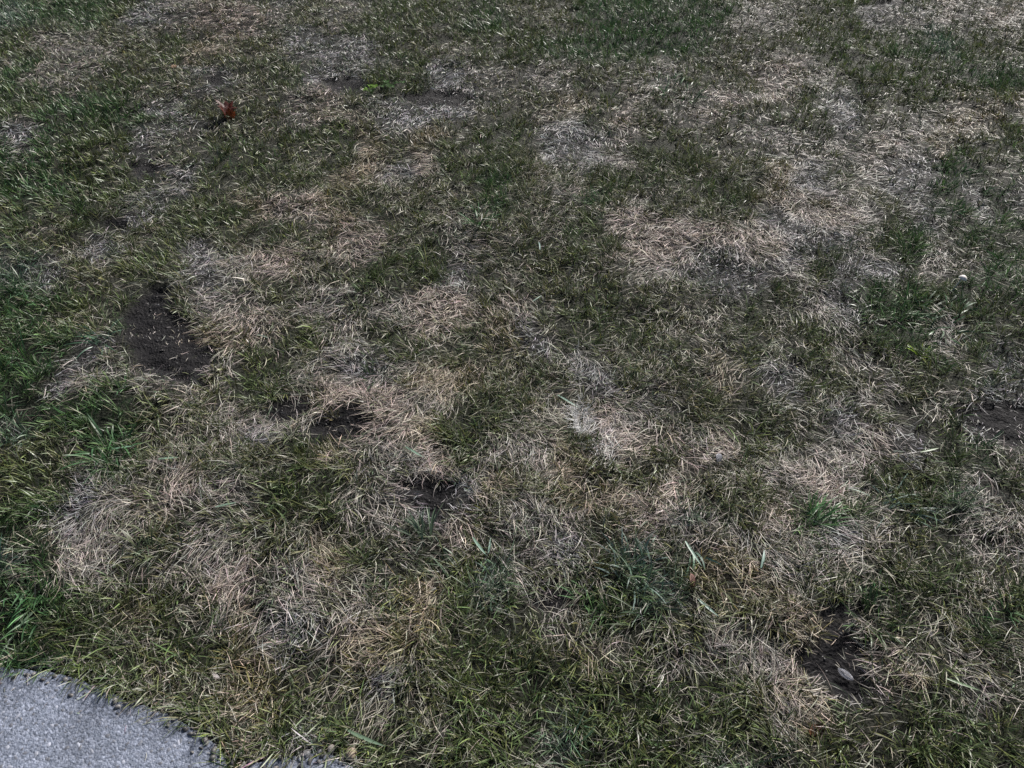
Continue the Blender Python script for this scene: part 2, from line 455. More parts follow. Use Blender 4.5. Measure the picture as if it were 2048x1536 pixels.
V2 = scatter_stones(cx, cy, height_at(cx, cy) - .001, rad, np.stack([g * 1.05, g * .92, g], 1), flat=.45)
V = np.vstack([V1[0], V2[0]]); T = np.vstack([V1[1], V2[1] + len(V1[0])]); C = np.vstack([V1[2], V2[2]])
tag(link('soil_crumbs', new_mesh('soil_crumbs', V, T, C, M_STONE)), 'dark soil crumbs and grit on the bare patches and along the asphalt edge', 'soil crumbs', kind='stuff')

# ------------------------------------------------------------------ grass blades
def flow(x, y):
    """the way the grass has been laid over, in radians"""
    return 6.283 * 1.35 * (fbm(x * 2.6, y * 2.6, 101, 3, .65)) + 2.2 * (vnoise(x * 11, y * 11, 108) - .5)

def blades(x, y, z, az, e0, e1, L, W, croot, ctip, nseg, roll, curl):
    n = len(x)
    ts = np.arange(nseg + 1) / nseg
    V = np.zeros((n, 2 * nseg + 1, 3), np.float32); C = np.zeros((n, 2 * nseg + 1, 3), np.float32)
    px, py, pz = x.copy(), y.copy(), z.copy()
    step = L / nseg
    for k in range(nseg + 1):
        t = ts[k]
        e = e0 + (e1 - e0) * t; a = az + curl * t
        dx, dy, dz = np.cos(e) * np.cos(a), np.cos(e) * np.sin(a), np.sin(e)
        sx, sy = -np.sin(a), np.cos(a)
        nx_, ny_, nz_ = -np.sin(e) * np.cos(a), -np.sin(e) * np.sin(a), np.cos(e)
        cr, sr = np.cos(roll + curl * t), np.sin(roll + curl * t)
        wv = W * (.55 + .45 * min(1, t * 4)) * (1 - max(0, (t - .45) / .55) ** 1.6 * .75)
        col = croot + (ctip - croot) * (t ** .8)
        if k < nseg:
            ox, oy, oz = (sx * cr + nx_ * sr) * wv * .5, (sy * cr + ny_ * sr) * wv * .5, (nz_ * sr) * wv * .5
            V[:, 2 * k] = np.stack([px - ox, py - oy, pz - oz], 1); V[:, 2 * k + 1] = np.stack([px + ox, py + oy, pz + oz], 1)
            C[:, 2 * k] = col; C[:, 2 * k + 1] = col * .92
        else:
            V[:, 2 * k] = np.stack([px, py, pz], 1); C[:, 2 * k] = col
        px = px + dx * step; py = py + dy * step; pz = pz + dz * step
    tr = []
    for k in range(nseg - 1):
        a = 2 * k; tr += [(a, a + 1, a + 3), (a, a + 3, a + 2)]
    a = 2 * (nseg - 1); tr.append((a, a + 1, a + 2))
    T = (np.array(tr)[None] + (np.arange(n) * (2 * nseg + 1))[:, None, None]).reshape(-1, 3)
    return V.reshape(-1, 3), T, C.reshape(-1, 3)

class Pile:
    def __init__(s): s.V, s.T, s.C, s.n = [], [], [], 0
    def add(s, V, T, C):
        s.V.append(V); s.T.append(T + s.n); s.C.append(C); s.n += len(V)
    def build(s, name, mat):
        return link(name, new_mesh(name, np.vstack(s.V), np.vstack(s.T), np.vstack(s.C), mat))

# zones of the lawn around the place where one stands: (ring test, multiplier, segments, width factor)
XL, XR, YB, YT = -6.0, 6.0, -0.6, 8.5
def zone_of(x, y):
    u, v = survey(x, np.maximum(y, -.3))
    inside = (u > -330) & (u < 2378) & (v > -170) & (v < 1850) & (y > .2)
    d = np.hypot(np.hypot(x, y), CAM_H)
    z = np.full(x.shape, 3)
    z[inside & (d < 6.5)] = 2; z[inside & (d < 3.4)] = 1; z[inside & (d < 2.25)] = 0
    return z
TUFTS = (2350, 1700, 1350, 120); PER = (13, 11, 8, 8); SEG = (4, 3, 2, 2); WID = (1.0, 1.2, 1.85, 2.6)
THATCH = (34000, 20000, 9500, 900)
green, straw = Pile(), Pile()

def jitter_col(base, n, amt=.22, hue=.10):
    b = base * (1 + amt * RNG.normal(0, 1, (n, 1))).clip(.35, 2.0)
    return (b * (1 + hue * RNG.normal(0, 1, (n, 3)))).clip(.008, .75)

area = (XR - XL) * (YT - YB)
# --- tufts
nt_ = int(area * max(TUFTS))
tx = RNG.uniform(XL, XR, nt_); ty = RNG.uniform(YB, YT, nt_)
tz = zone_of(tx, ty)
keep = RNG.random(nt_) < np.array(TUFTS)[tz] / max(TUFTS)
tx, ty, tz = tx[keep], ty[keep], tz[keep]
q, soil = lawn_at(tx, ty); pd = path_sd(tx, ty)
clump = sstep(.30, .62, fbm(tx * 11, ty * 11, 131, 3))
prob = np.clip(q[:, 0] * (.35 + 1.0 * clump), 0, 1) * (pd > .008) * (1 - soil)
keep = RNG.random(len(tx)) < prob
tx, ty, tz, q, soil, pd, clump = [a[keep] for a in (tx, ty, tz, q, soil, pd, clump)]
th = height_at(tx, ty, soil, pd)
for Zn in range(4):
    m = tz == Zn
    if not m.any(): continue
    per = PER[Zn]; n = m.sum() * per
    cx, cy, ch, qq, cl = [np.repeat(a[m], per, 0) for a in (tx, ty, th, q, clump)]
    vig = np.repeat(.75 + .5 * RNG.random(m.sum()), per)
    hue_t = np.repeat(RNG.normal(0, 1, m.sum()), per)
    ra = RNG.random(n) * 6.283; rr = .014 * np.sqrt(RNG.random(n))
    fl = flow(cx, cy)
    lean = .36                                           # share of blades that follow the lay of the lawn
    az = np.where(RNG.random(n) < lean, fl + RNG.normal(0, .7, n), ra)
    e0 = R(51) + R(20) * RNG.normal(0, 1, n)
    e0 = np.clip(e0, R(5), R(85)); e1 = e0 - R(8) - R(55) * RNG.random(n) ** 1.5
    L = (.022 + .030 * RNG.random(n)) * qq[:, 2] * vig * (1.0, .97, .90, 1.1)[Zn]
    longb = RNG.random(n) < .06; L = np.where(longb, L * 1.6, L)
    W = (.0011 + .0018 * RNG.random(n) ** 1.8) * WID[Zn]
    gcol = jitter_col(qq[:, 4:7], n, .24, .06) * np.repeat(np.exp(RNG.normal(0, .28, m.sum())), per)[:, None]
    warm = np.array([1.20, 1.0, .72]); cool = np.array([.90, 1.03, 1.04])
    hh = np.clip(.5 + .28 * hue_t, 0, 1)[:, None]
    gcol = gcol * (cool * (1 - hh) + warm * hh)
    dead = RNG.random(n) < .035 + .40 * np.clip(qq[:, 1] - .35, 0, .5)
    dcol = jitter_col(qq[:, 7:10] * .9, n, .18, .04)
    shine = (1.25 + 1.1 * RNG.random(n) ** 2.5)[:, None]  # waxy highlights painted into the green tip colour, stronger on a few blades
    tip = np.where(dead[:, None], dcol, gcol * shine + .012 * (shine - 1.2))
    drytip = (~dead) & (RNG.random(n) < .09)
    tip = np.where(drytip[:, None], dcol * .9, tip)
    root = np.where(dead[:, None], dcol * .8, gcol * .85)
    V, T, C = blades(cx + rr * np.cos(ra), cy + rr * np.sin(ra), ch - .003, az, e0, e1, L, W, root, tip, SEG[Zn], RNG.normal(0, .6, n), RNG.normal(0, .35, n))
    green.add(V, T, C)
n_green = sum(len(t) for t in green.T)

# --- thatch: dead blades lying on the soil in combed mats
nt_ = int(area * max(THATCH))
tx = RNG.uniform(XL, XR, nt_); ty = RNG.uniform(YB, YT, nt_)
tz = zone_of(tx, ty)
keep = RNG.random(nt_) < np.array(THATCH)[tz] / max(THATCH)
tx, ty, tz = tx[keep], ty[keep], tz[keep]
q, soil = lawn_at(tx, ty); pd = path_sd(tx, ty)
patch = .45 + .9 * sstep(.3, .65, fbm(tx * 8, ty * 8, 171, 3))
prob = np.clip(q[:, 1] * patch, 0, 1) * (pd > .006)
keep = RNG.random(len(tx)) < prob
tx, ty, tz, q, soil, pd = [a[keep] for a in (tx, ty, tz, q, soil, pd)]
th = height_at(tx, ty, soil, pd)
for Zn in range(4):
    m = tz == Zn; n = int(m.sum())
    if not n: continue
    x, y, h, qq, so_ = tx[m], ty[m], th[m], q[m], soil[m]
    fl = flow(x, y)
    az = fl + RNG.normal(0, .5, n) + np.where(RNG.random(n) < .32, RNG.normal(0, 1.6, n), 0)
    lift = RNG.random(n) ** 1.5 * .012 * (1 - qq[:, 3])
    e0 = R(7) + R(10) * RNG.normal(0, 1, n); e1 = -e0 * .8 - R(8) * RNG.random(n) + R(6) * RNG.normal(0, 1, n)
    short = qq[:, 3] > .45
    L = (.026 + .042 * RNG.random(n)) * np.where(short, .42, 1) * (1, .95, .8, 1)[Zn]
    W = (.0007 + .0008 * RNG.random(n)) * WID[Zn] * np.where(short, .9, 1)
    c = jitter_col(qq[:, 7:10], n, .24, .05)
    old = (RNG.random(n) < .30)[:, None]                 # older, greyer, decayed straw deep in the mat
    c = np.where(old, c * [.42, .40, .40], c)
    c = c * (1 + .35 * (RNG.random(n) < .2))[:, None]
    grn = (RNG.random(n) < .12 * np.clip(qq[:, 0] * 2, .3, 1))[:, None]
    c = np.where(grn, jitter_col(qq[:, 4:7] * 1.3, n), c)
    V, T, C = blades(x, y, h + lift + .001, az, e0, e1, L, W, c * .9, c, max(2, SEG[Zn] - (Zn == 0)), RNG.normal(0, .45, n), RNG.normal(0, .55, n))
    straw.add(V, T, C)
n_straw = sum(len(t) for t in straw.T)

# --- blades that spill from the lawn over the asphalt, and clippings lying on it
ed = []
for k in range(len(PATH_EDGE) - 1):
    a, b = PATH_EDGE[k], PATH_EDGE[k + 1]
    if abs(a[0]) > 2.6: continue
    m = int(np.linalg.norm(b - a) * 700)
    nrm = np.array([(b - a)[1], -(b - a)[0]]); nrm /= np.linalg.norm(nrm)
    t_ = RNG.random(m)[:, None]
    ed.append(np.hstack([a + (b - a) * t_ - nrm * (.004 + .045 * RNG.random((m, 1))), np.repeat([[math.atan2(nrm[1], nrm[0])]], m, 0)]))
ed = np.vstack(ed); ed = ed[RNG.random(len(ed)) < .15 + 1.1 * sstep(.35, .62, fbm(ed[:, 0] * 28, ed[:, 1] * 28, 141, 2))]; n = len(ed)
q, so_ = lawn_at(ed[:, 0], ed[:, 1])
isd = RNG.random(n) < .28
c = np.where(isd[:, None], jitter_col(q[:, 7:10], n), jitter_col(q[:, 4:7] * 1.05, n))
e0 = R(34) + R(16) * RNG.normal(0, 1, n)
V, T, C = blades(ed[:, 0], ed[:, 1], height_at(ed[:, 0], ed[:, 1]) + .0, ed[:, 2] + RNG.normal(0, 1.15, n), e0, e0 - R(50), .016 + .062 * RNG.random(n) ** 2.2,
                 .0013 + .0016 * RNG.random(n), c, c * 1.15, 4, RNG.normal(0, .5, n), RNG.normal(0, .5, n))
green.add(V, T, C)
# dry clippings blown on to the asphalt
n = 230
cx = RNG.uniform(-1.5, .1, n * 6); cy = RNG.uniform(.3, 1.1, n * 6); pdv = path_sd(cx, cy)
kp = (pdv < -.005) & (RNG.random(n * 6) < np.exp(pdv / .05)); cx, cy = cx[kp], cy[kp]; n = len(cx)
c = jitter_col(np.repeat([[.36, .34, .29]], n, 0), n)
V, T, C = blades(cx, cy, np.full(n, .0015), RNG.random(n) * 6.283, R(5) + 0 * cx, -R(4) + 0 * cx, .008 + .035 * RNG.random(n) ** 2, .0008 + .0012 * RNG.random(n), c, c, 3, RNG.normal(0, .2, n), RNG.normal(0, .5, n))
straw.add(V, T, C)

g_o = tag(green.build('grass', M_GRASS), 'short olive and dark green lawn grass growing in thin tufts', 'grass', kind='stuff')
s_o = tag(straw.build('dead_grass', M_STRAW), 'pale pinkish dead grass lying in combed mats over the thin lawn', 'dead grass', kind='stuff')
print('tris green', n_green, 'straw', n_straw)

exec_details = True
# ------------------------------------------------------------------ coarse tufts and weeds that stand out
def tuft(u, v, label, n=34, spread=.03, L=(.05, .09), W=(.003, .005), col=(.05, .11, .04), lean=None, lean_amt=.5, e=(62, 18), group=None, name='grass_tuft', cat='grass tuft', var=.2):
    x, y, z = spot(u, v)
    root = empty(name, (x, y, z)); tag(root, label, cat, group)
    ra = RNG.random(n) * 6.283
    az = ra.copy()
    if lean is not None: az = np.where(RNG.random(n) < lean_amt, lean + RNG.normal(0, .35, n), ra)
    rr = spread * np.sqrt(RNG.random(n))
    e0 = np.clip(R(e[0]) + R(e[1]) * RNG.normal(0, 1, n), R(8), R(86)); e1 = e0 - R(35) - R(40) * RNG.random(n)
    c = jitter_col(np.array([col] * n), n, var, .05)
    V, T, C = blades(rr * np.cos(ra), rr * np.sin(ra), np.full(n, -.004), az, e0, e1, RNG.uniform(*L, n), RNG.uniform(*W, n), c * .8, c * 1.2, 6, RNG.normal(0, .4, n), RNG.normal(0, .3, n))
    nb = 13
    order = np.argsort(-RNG.random(n))
    for k in range(n):        # every blade is a part of its own
        me = new_mesh('blade', V[k * nb:(k + 1) * nb], T[:11], C[k * nb:(k + 1) * nb], M_GRASS, smooth=True)
        link('blade', me, root)
    return root
TG = 'grass tufts standing above the lawn'
tuft(1628, 1048, 'bright green tuft leaning right above a dark gap, right of centre', 46, .035, (.05, .09), (.0022, .0034), (.055, .135, .045), lean=R(35), lean_amt=.8, e=(42, 12), group=TG)
tuft(205, 690, 'pale blue-green crabgrass fan beside the large bare soil patch on the left', 26, .03, (.06, .10), (.003, .005), (.085, .155, .10), lean=R(170), lean_amt=.45, e=(28, 14), group=TG)
tuft(1782, 1010, 'pale teal coarse grass fan at the right below the olive ridge', 34, .04, (.07, .12), (.0025, .004), (.10, .155, .125), lean=R(20), lean_amt=.7, e=(22, 10), group=TG)
tuft(1265, 1140, 'blue-green coarse tuft at the lower centre beside the small soil hole', 44, .05, (.05, .09), (.003, .0042), (.12, .17, .14), lean=R(100), lean_amt=.5, e=(50, 16), group=TG)
tuft(850, 1075, 'tall olive tuft with a blue-green tip just below the centre left soil hole', 30, .02, (.06, .10), (.0025, .004), (.10, .14, .09), lean=R(110), lean_amt=.75, e=(55, 14), group=TG)
tuft(905, 1135, 'grey-green sheaf of grass leaning up and left, left of lower centre', 34, .04, (.07, .11), (.0022, .0035), (.085, .115, .075), lean=R(140), lean_amt=.85, e=(30, 10), group=TG)
tuft(1815, 505, 'yellow-green upright tuft at the right between grey bare ground', 30, .035, (.05, .09), (.003, .005), (.075, .13, .045), e=(62, 14), group=TG)
tuft(958, 455, 'fresh green tuft standing in mixed straw, upper centre', 26, .03, (.05, .08), (.003, .0045), (.06, .14, .055), e=(62, 14), group=TG)
tuft(230, 905, 'lush green tuft with a pale twin blade on the left side', 46, .06, (.05, .10), (.003, .005), (.05, .11, .045), lean=R(-60), lean_amt=.3, e=(42, 16), group=TG)
tuft(290, 1095, 'small dark weed clump alone in grey straw at the lower left', 20, .025, (.05, .09), (.0025, .004), (.075, .09, .045), lean=R(110), lean_amt=.6, e=(50, 16), group=TG)
tuft(745, 760, 'dark green clump at the far edge of the pink straw, left of centre', 22, .03, (.04, .07), (.0025, .004), (.045, .075, .035), e=(60, 12), group=TG)
tuft(1190, 885, 'tiny green sprout in the palest straw, right of centre', 8, .006, (.03, .045), (.003, .004), (.07, .13, .035), e=(80, 6), group=TG)
tuft(1890, 640, 'dense dark green clump with wide blades at the right edge', 60, .10, (.05, .09), (.0035, .006), (.05, .11, .05), lean=R(20), lean_amt=.5, e=(35, 14), group=TG)
tuft(1760, 630, 'lower spreading green clump left of the dark right-hand clump', 44, .08, (.05, .09), (.003, .005), (.055, .11, .04), lean=R(180), lean_amt=.4, e=(32, 14), group=TG)
tuft(40, 1215, 'deep green tuft hanging over the asphalt at the left edge', 50, .06, (.05, .09), (.003, .005), (.045, .10, .042), lean=R(-80), lean_amt=.5, e=(38, 14), group=TG)
tuft(1345, 200-10, 'tall soft green grass at the top, right of centre', 60, .14, (.06, .10), (.003, .0045), (.05, .115, .045), lean=R(50), lean_amt=.6, e=(50, 14), group=TG)
tuft(1390, 1110, 'two long wide teal blades arching down, lower right of centre', 6, .012, (.06, .085), (.004, .0055), (.10, .165, .12), lean=R(-80), lean_amt=.9, e=(35, 10), group=TG)
tuft(1740, 1240, 'dark upright green tuft behind the lower right soil patch', 36, .04, (.05, .085), (.0025, .004), (.05, .09, .035), e=(60, 14), group=TG)

def broad_blade(u, v, az, L, W, col, label, e=8):
    """one long folded blade lying on the lawn"""
    x, y, z = spot(u, v, .016)
    ns = 9
    V, T, C = [], [], []
    px = py = pz = 0.0
    for k in range(ns + 1):
        t = k / ns; el = R(e) * (1 - 2.2 * t); a = .25 * t
        wv = W * .5 * (min(1, .45 + 2 * t)) * (1 - max(0, (t - .5) / .5) ** 1.8) + .0002
        sx, sy = -math.sin(a), math.cos(a)
        V += [(px - sx * wv, py - sy * wv, pz + .25 * wv), (px, py, pz), (px + sx * wv, py + sy * wv, pz + .25 * wv)]
        C += [col, tuple(c * 1.25 for c in col), col]
        px += math.cos(el) * math.cos(a) * L / ns; py += math.cos(el) * math.sin(a) * L / ns; pz += math.sin(el) * L / ns
    for k in range(ns):
        b = 3 * k
        T += [(b, b + 1, b + 4, b + 3), (b + 1, b + 2, b + 5, b + 4)]
    o = link('grass_plant', new_mesh('grass_plant', np.array(V), np.array(T), np.array(C), M_GRASS, smooth=True), None, (x, y, z), (0, 0, az))
    return tag(o, label, 'wide grass', 'broad pale blades lying across the lawn')
BL = [
 (1115, 788, -48, .075, .0055, (.15, .22, .18), 'long straight blue-green blade pointing into the pale web, centre'),
 (812, 900, -42, .060, .0055, (.13, .20, .15), 'teal blade in olive grass left of centre, above the middle soil hole'),
 (945, 1068, -62, .060, .0060, (.14, .22, .17), 'wide teal blade, longer arm of a V, just below the middle'),
 (976, 1100, 78, .042, .0045, (.13, .20, .16), 'short teal blade, right arm of a V, just below the middle'),
 (225, 901, 5, .055, .0055, (.13, .22, .15), 'mint green blade lying level in the lush grass at the left'),
 (320, 925, 0, .050, .0060, (.15, .22, .16), 'pale green wide blade at the left, lying in grey straw'),
 (1065, 600, 40, .045, .0045, (.14, .20, .16), 'short slanting teal blade above the centre'),
 (1080, 500, 88, .050, .0045, (.17, .25, .23), 'upright pale mint blade above the centre'),
 (1370, 1085, -75, .070, .0060, (.13, .20, .16), 'pale teal blade dropping from the pink straw, lower right of centre'),
 (155, 1385, 100, .055, .0070, (.13, .19, .17), 'wide blunt teal blade lying on the asphalt edge'),
 (690, 1455, -28, .085, .0065, (.10, .15, .10), 'long green blade slanting across the bottom grass near the broken asphalt'),
 (1395, 1200, -55, .055, .0060, (.11, .17, .14), 'teal blade in the dark grass, lower right of centre'),
 (1520, 1140, 62, .050, .0060, (.11, .18, .15), 'teal blade rising right beside the combed straw, lower right'),
 (1890, 1530-170, -30, .06, .0055, (.10, .15, .08), 'olive wide blade in the dark grass at the lower right edge'),
 (535, 670, 155, .05, .0045, (.16, .19, .16), 'pale grey-green blade left of centre, in the grey straw'),
 (1840, 905, 8, .055, .005, (.11, .16, .08), 'olive-green blade on the ridge at the right edge'),
 (430, 1015, 10, .05, .0055, (.14, .2, .15), 'pale teal blade alone in grey straw, left of lower centre'),
]
for (u, v, a, L, W, c, lb) in BL: broad_blade(u, v, R(a), L * 1.05, W * 1.0, tuple(k * 1.05 for k in c), lb)

# ------------------------------------------------------------------ leaves and scraps
def curled_leaf(outline, n_in, curl_x, curl_y, thick=.0004, wob=.0):
    """a leaf blade meshed from its outline, cupped and given real thickness"""
    bm = bmesh.new()
    c = Vector((0, 0, 0))
    rings = []
    for s_ in (1.0, .72, .42, .18):
        rings.append([bm.verts.new((x * s_, y * s_, 0)) for x, y in outline])
    cv = bm.verts.new((0, 0, 0))
    L = len(outline)
    for r0, r1 in zip(rings, rings[1:]):
        for k in range(L): bm.faces.new((r0[k], r0[(k + 1) % L], r1[(k + 1) % L], r1[k]))
    for k in range(L): bm.faces.new((rings[-1][k], rings[-1][(k + 1) % L], cv))
    for v in bm.verts:
        x, y = v.co.x, v.co.y
        v.co.z = curl_x * x * x + curl_y * y * y + wob * math.sin(x * 130) * math.cos(y * 110)
    r = bmesh.ops.solidify(bm, geom=bm.faces[:], thickness=thick)
    bmesh.ops.recalc_face_normals(bm, faces=bm.faces)
    me = bpy.data.meshes.new('leaf_blade'); bm.to_mesh(me); bm.free()
    me.polygons.foreach_set('use_smooth', np.ones(len(me.polygons), bool))
    return me
def stem_mesh(pts, r0, r1, seg=7):
    V, T = [], []
    for i, p in enumerate(pts):
        p = Vector(p); d = (Vector(pts[min(i + 1, len(pts) - 1)]) - Vector(pts[max(i - 1, 0)])).normalized()
        a = d.cross(Vector((0, 0, 1)));  a = a.normalized() if a.length > 1e-4 else Vector((1, 0, 0)); b = d.cross(a)
        r = r0 + (r1 - r0) * i / (len(pts) - 1)
        for k in range(seg):
            t = 6.283 * k / seg; V.append(tuple(p + a * r * math.cos(t) + b * r * math.sin(t)))
    for i in range(len(pts) - 1):
        for k in range(seg): T.append((i * seg + k, i * seg + (k + 1) % seg, (i + 1) * seg + (k + 1) % seg, (i + 1) * seg + k))
    me = new_mesh('stem', np.array(V), np.array(T), smooth=True)
    return me
def give(me, mat): me.materials.clear(); me.materials.append(mat); return me

M_RED = simple_mat('dark_red_leaf', (.055, .007, .005), (.12, .018, .010), 60, .45, .4, .5, transl=.12)
M_ORANGE = simple_mat('orange_brown_leaf', (.13, .038, .014), (.26, .095, .04), 90, .55, .3, .5, transl=.2)
M_STEM = simple_mat('leaf_stalk', (.03, .018, .012), (.05, .03, .018), 80, .5)
# maple leaf: lobed outline
def maple(sc):
    pts = []
    key = [(0, -1), (.12, -.62), (.55, -.72), (.48, -.42), (.98, -.28), (.74, -.05), (1.0, .32), (.62, .26), (.55, .62), (.30, .42), (.18, .78), (0, 1.05)]
    key = key + [(-x, y) for x, y in key[-2:0:-1]]
    for k in range(len(key)):
        a, b = key[k], key[(k + 1) % len(key)]
        for s_ in range(3): pts.append(((a[0] + (b[0] - a[0]) * s_ / 3) * sc, (a[1] + (b[1] - a[1]) * s_ / 3) * sc))
    return pts
x, y, z = spot(455, 222, .022)
lf = empty('fallen_leaf', (x, y, z)); tag(lf, 'curled dark red fallen maple leaf standing on the lawn at the upper left', 'leaf')
o = link('leaf_blade', give(curled_leaf(maple(.056), 4, 9, -5, wob=.003), M_RED), lf, (-.012, .006, .012), (R(62), R(6), R(75)))
o = link('leaf_lobe', give(curled_leaf(maple(.032), 4, 14, 6, wob=.002), M_ORANGE), lf, (.014, -.012, -.004), (R(48), R(-10), R(10)))
o['label'] = 'orange-brown lower lobe with dark spots'
link('stem', give(stem_mesh([(.015, 0, .010), (.032, .006, .014), (.052, .012, .018)], .0013, .0009), M_STEM), lf)

def oval(a, b, n=22, tip=.25):
    return [(a * math.cos(6.283 * k / n), b * math.sin(6.283 * k / n) * (1 - tip * abs(math.cos(6.283 * k / n)) ** 3)) for k in range(n)]
M_SILVER = simple_mat('silvery_leaf_underside', (.36, .36, .39), (.54, .54, .58), 130, .5, .4, .4, transl=.1)
M_PALE = simple_mat('bleached_scrap', (.42, .38, .36), (.66, .62, .62), 160, .6, .3, .5)
M_TAN = simple_mat('tan_leaf', (.55, .38, .26), (.70, .52, .38), 120, .6, .3, .4)
M_BROWN = simple_mat('brown_leaf', (.10, .045, .022), (.17, .085, .045), 90, .6, .3, .5)
x, y, z = spot(1693, 1346, .008)
so_l = empty('fallen_leaf', (x, y, z), R(-42)); tag(so_l, 'small oval silvery grey leaf lying on the dark soil patch at the lower right', 'leaf')
link('leaf_blade', give(curled_leaf(oval(.0175, .0078), 4, 4, -12), M_SILVER), so_l, (0, 0, .004), (R(14), R(4), 0))
link('midrib', give(stem_mesh([(-.017, 0, .0052), (0, 0, .0054), (.019, 0, .0045)], .0004, .0003, 5), M_STEM), so_l)

def ragged(a, b, n=30, amp=.28):
    f = fbm(np.cos(6.283 * np.arange(n) / n) * 2.2 + a * 900, np.sin(6.283 * np.arange(n) / n) * 2.2 + b * 700, 9, 3, .7)
    return [(a * math.cos(6.283 * k / n) * (1 + amp * 2 * (f[k] - .5)), b * math.sin(6.283 * k / n) * (1 + amp * 2.4 * (f[k] - .5)) * (1 - .35 * abs(math.cos(6.283 * k / n)) ** 4)) for k in range(n)]
def scrap(u, v, a, b, rz, mat, label, name='scrap', cat='scrap', tilt=20, lift=.014, bow=10):
    x, y, z = spot(u, v, lift)
    o = link(name, give(curled_leaf(ragged(a, b), 4, bow, -bow, wob=min(a, b) * .12), mat), None, (x, y, z), (R(tilt), R(6), rz))
    return tag(o, label, cat)
scrap(1438, 915, .0085, .014, R(-12), M_SILVER, 'small grey-white shard lying in a dark gap right of centre', 'leaf_scrap', 'leaf scrap')
scrap(1864, 1268, .004, .009, R(15), M_PALE, 'tiny white scrap standing in dark grass at the lower right', 'leaf_scrap', 'leaf scrap', 40)
scrap(348, 133, .015, .010, R(10), M_TAN, 'small tan leaf scrap at the upper left, beyond the red leaf', 'fallen_leaf', 'leaf', 28, .018)
scrap(1596, 236, .010, .006, R(40), M_PALE, 'small white petal at the upper right among green blades', 'leaf_scrap', 'leaf scrap', 25, .018)
scrap(1785, 426, .006, .006, R(0), M_PALE, 'round white speck at the right in front of the yellow-green tuft', 'leaf_scrap', 'leaf scrap', 25, .016)
scrap(1632, 1458, .019, .012, R(20), M_BROWN, 'brown leaf half buried in the grass at the lower right', 'fallen_leaf', 'leaf', 24, .008, 22)
scrap(1384, 1166, .007, .016, R(5), simple_mat('pinkish_brown_leaf', (.22, .12, .10), (.34, .2, .17), 90), 'narrow pinkish brown leaf in straw at the lower right of centre', 'fallen_leaf', 'leaf', 18, .018)
scrap(428, 1375-30, .004, .010, R(70), M_PALE, 'blunt pale grass end near the asphalt edge', 'leaf_scrap', 'leaf scrap', 15, .02)
scrap(398, 787, .004, .0035, R(0), M_PALE, 'tiny white seed at the foot of the large soil patch', 'seed', 'seed', 10, .006)

# ------------------------------------------------------------------ mushroom
x, y, z = spot(1902, 583)
mu = empty('mushroom', (x, y, z)); tag(mu, 'small white mushroom with a thin leaning stalk at the right', 'mushroom')
M_CAP = simple_mat('mushroom_cap', (.60, .55, .52), (.78, .74, .71), 90, .55, .3, .2)
M_GILL = simple_mat('mushroom_stalk', (.50, .48, .44), (.66, .64, .58), 90, .6)
prof = [(0, .0130), (.0045, .0125), (.0085, .0105), (.0118, .0070), (.0136, .0026), (.0140, .0), (.0125, -.0004), (.0070, .0026), (.0012, .0040)]
V, T = [], []
sg = 20
for r_, h_ in prof:
    for k in range(sg): V.append((r_ * math.cos(6.283 * k / sg), r_ * math.sin(6.283 * k / sg), h_))
for i in range(len(prof) - 1):
    for k in range(sg): T.append((i * sg + k, i * sg + (k + 1) % sg, (i + 1) * sg + (k + 1) % sg, (i + 1) * sg + k))
cap = link('cap', new_mesh('cap', np.array(V), np.array(T), None, M_CAP, smooth=True), mu, (.021, .006, .050), (R(-6), R(16), 0))
st = link('stem', give(stem_mesh([(0, 0, -.004), (.005, .001, .014), (.012, .003, .034), (.0205, .0055, .053)], .0024, .0017, 10), M_GILL), mu)

# ------------------------------------------------------------------ clover and sprigs
M_CLOVER = simple_mat('lime_clover', (.13, .26, .035), (.25, .42, .07), 200, .5, .3, .3, transl=.25)
M_CLOVER2 = simple_mat('green_clover', (.05, .12, .035), (.09, .19, .05), 200, .5, .3, .3, transl=.2)
def leaflet(parent, mat, loc, a, b, rot, name='leaflet'):
    return link(name, give(curled_leaf(oval(a, b, 12, .1), 4, 20, 20), mat), parent, loc, rot)
def clover(u, v, n, rad, label, mats, size=.008):
    x, y, z = spot(u, v); r = empty('clover', (x, y, z)); tag(r, label, 'clover')
    for k in range(n):
        a = RNG.random() * 6.283; d = rad * math.sqrt(RNG.random()); h = .022 + .02 * RNG.random()
        cx_, cy_ = d * math.cos(a), d * math.sin(a)
        mt = mats[0] if RNG.random() < .6 else mats[1]
        link('stem', give(stem_mesh([(cx_ * .4, cy_ * .4, 0), (cx_ * .8, cy_ * .8, h * .6), (cx_, cy_, h)], .0007, .0005, 5), mt), r)
        b0 = RNG.random() * 6.283
        for j in range(3):
            t = b0 + j * 2.094
            leaflet(r, mt, (cx_ + size * math.cos(t), cy_ + size * math.sin(t), h + .001), size * .95, size * .75, (R(12) * math.sin(t), -R(12) * math.cos(t), t))
    return r
clover(738, 186, 9, .035, 'lime green clover patch in the straw at the upper centre left', (M_CLOVER, M_CLOVER2))
clover(785, 178, 10, .06, 'darker green clover spreading right of the lime patch', (M_CLOVER2, M_CLOVER2), .009)
def sprig(u, v, label, col=(.30, .42, .05), n=7, L=(.03, .05)):
    return tuft(u, v, label, n, .006, L, (.003, .0048), col, e=(60, 14), name='sprig', cat='sprig')
sprig(1838, 712, 'bright yellow-green sprig at the right below the dark clump', (.34, .46, .06), 12, (.035, .06))
sprig(1898, 312, 'yellow-green sprig at the upper right', (.22, .33, .06), 5)
sprig(1886, 372, 'second yellow-green sprig, nearer than the upper right one', (.20, .33, .06), 6)
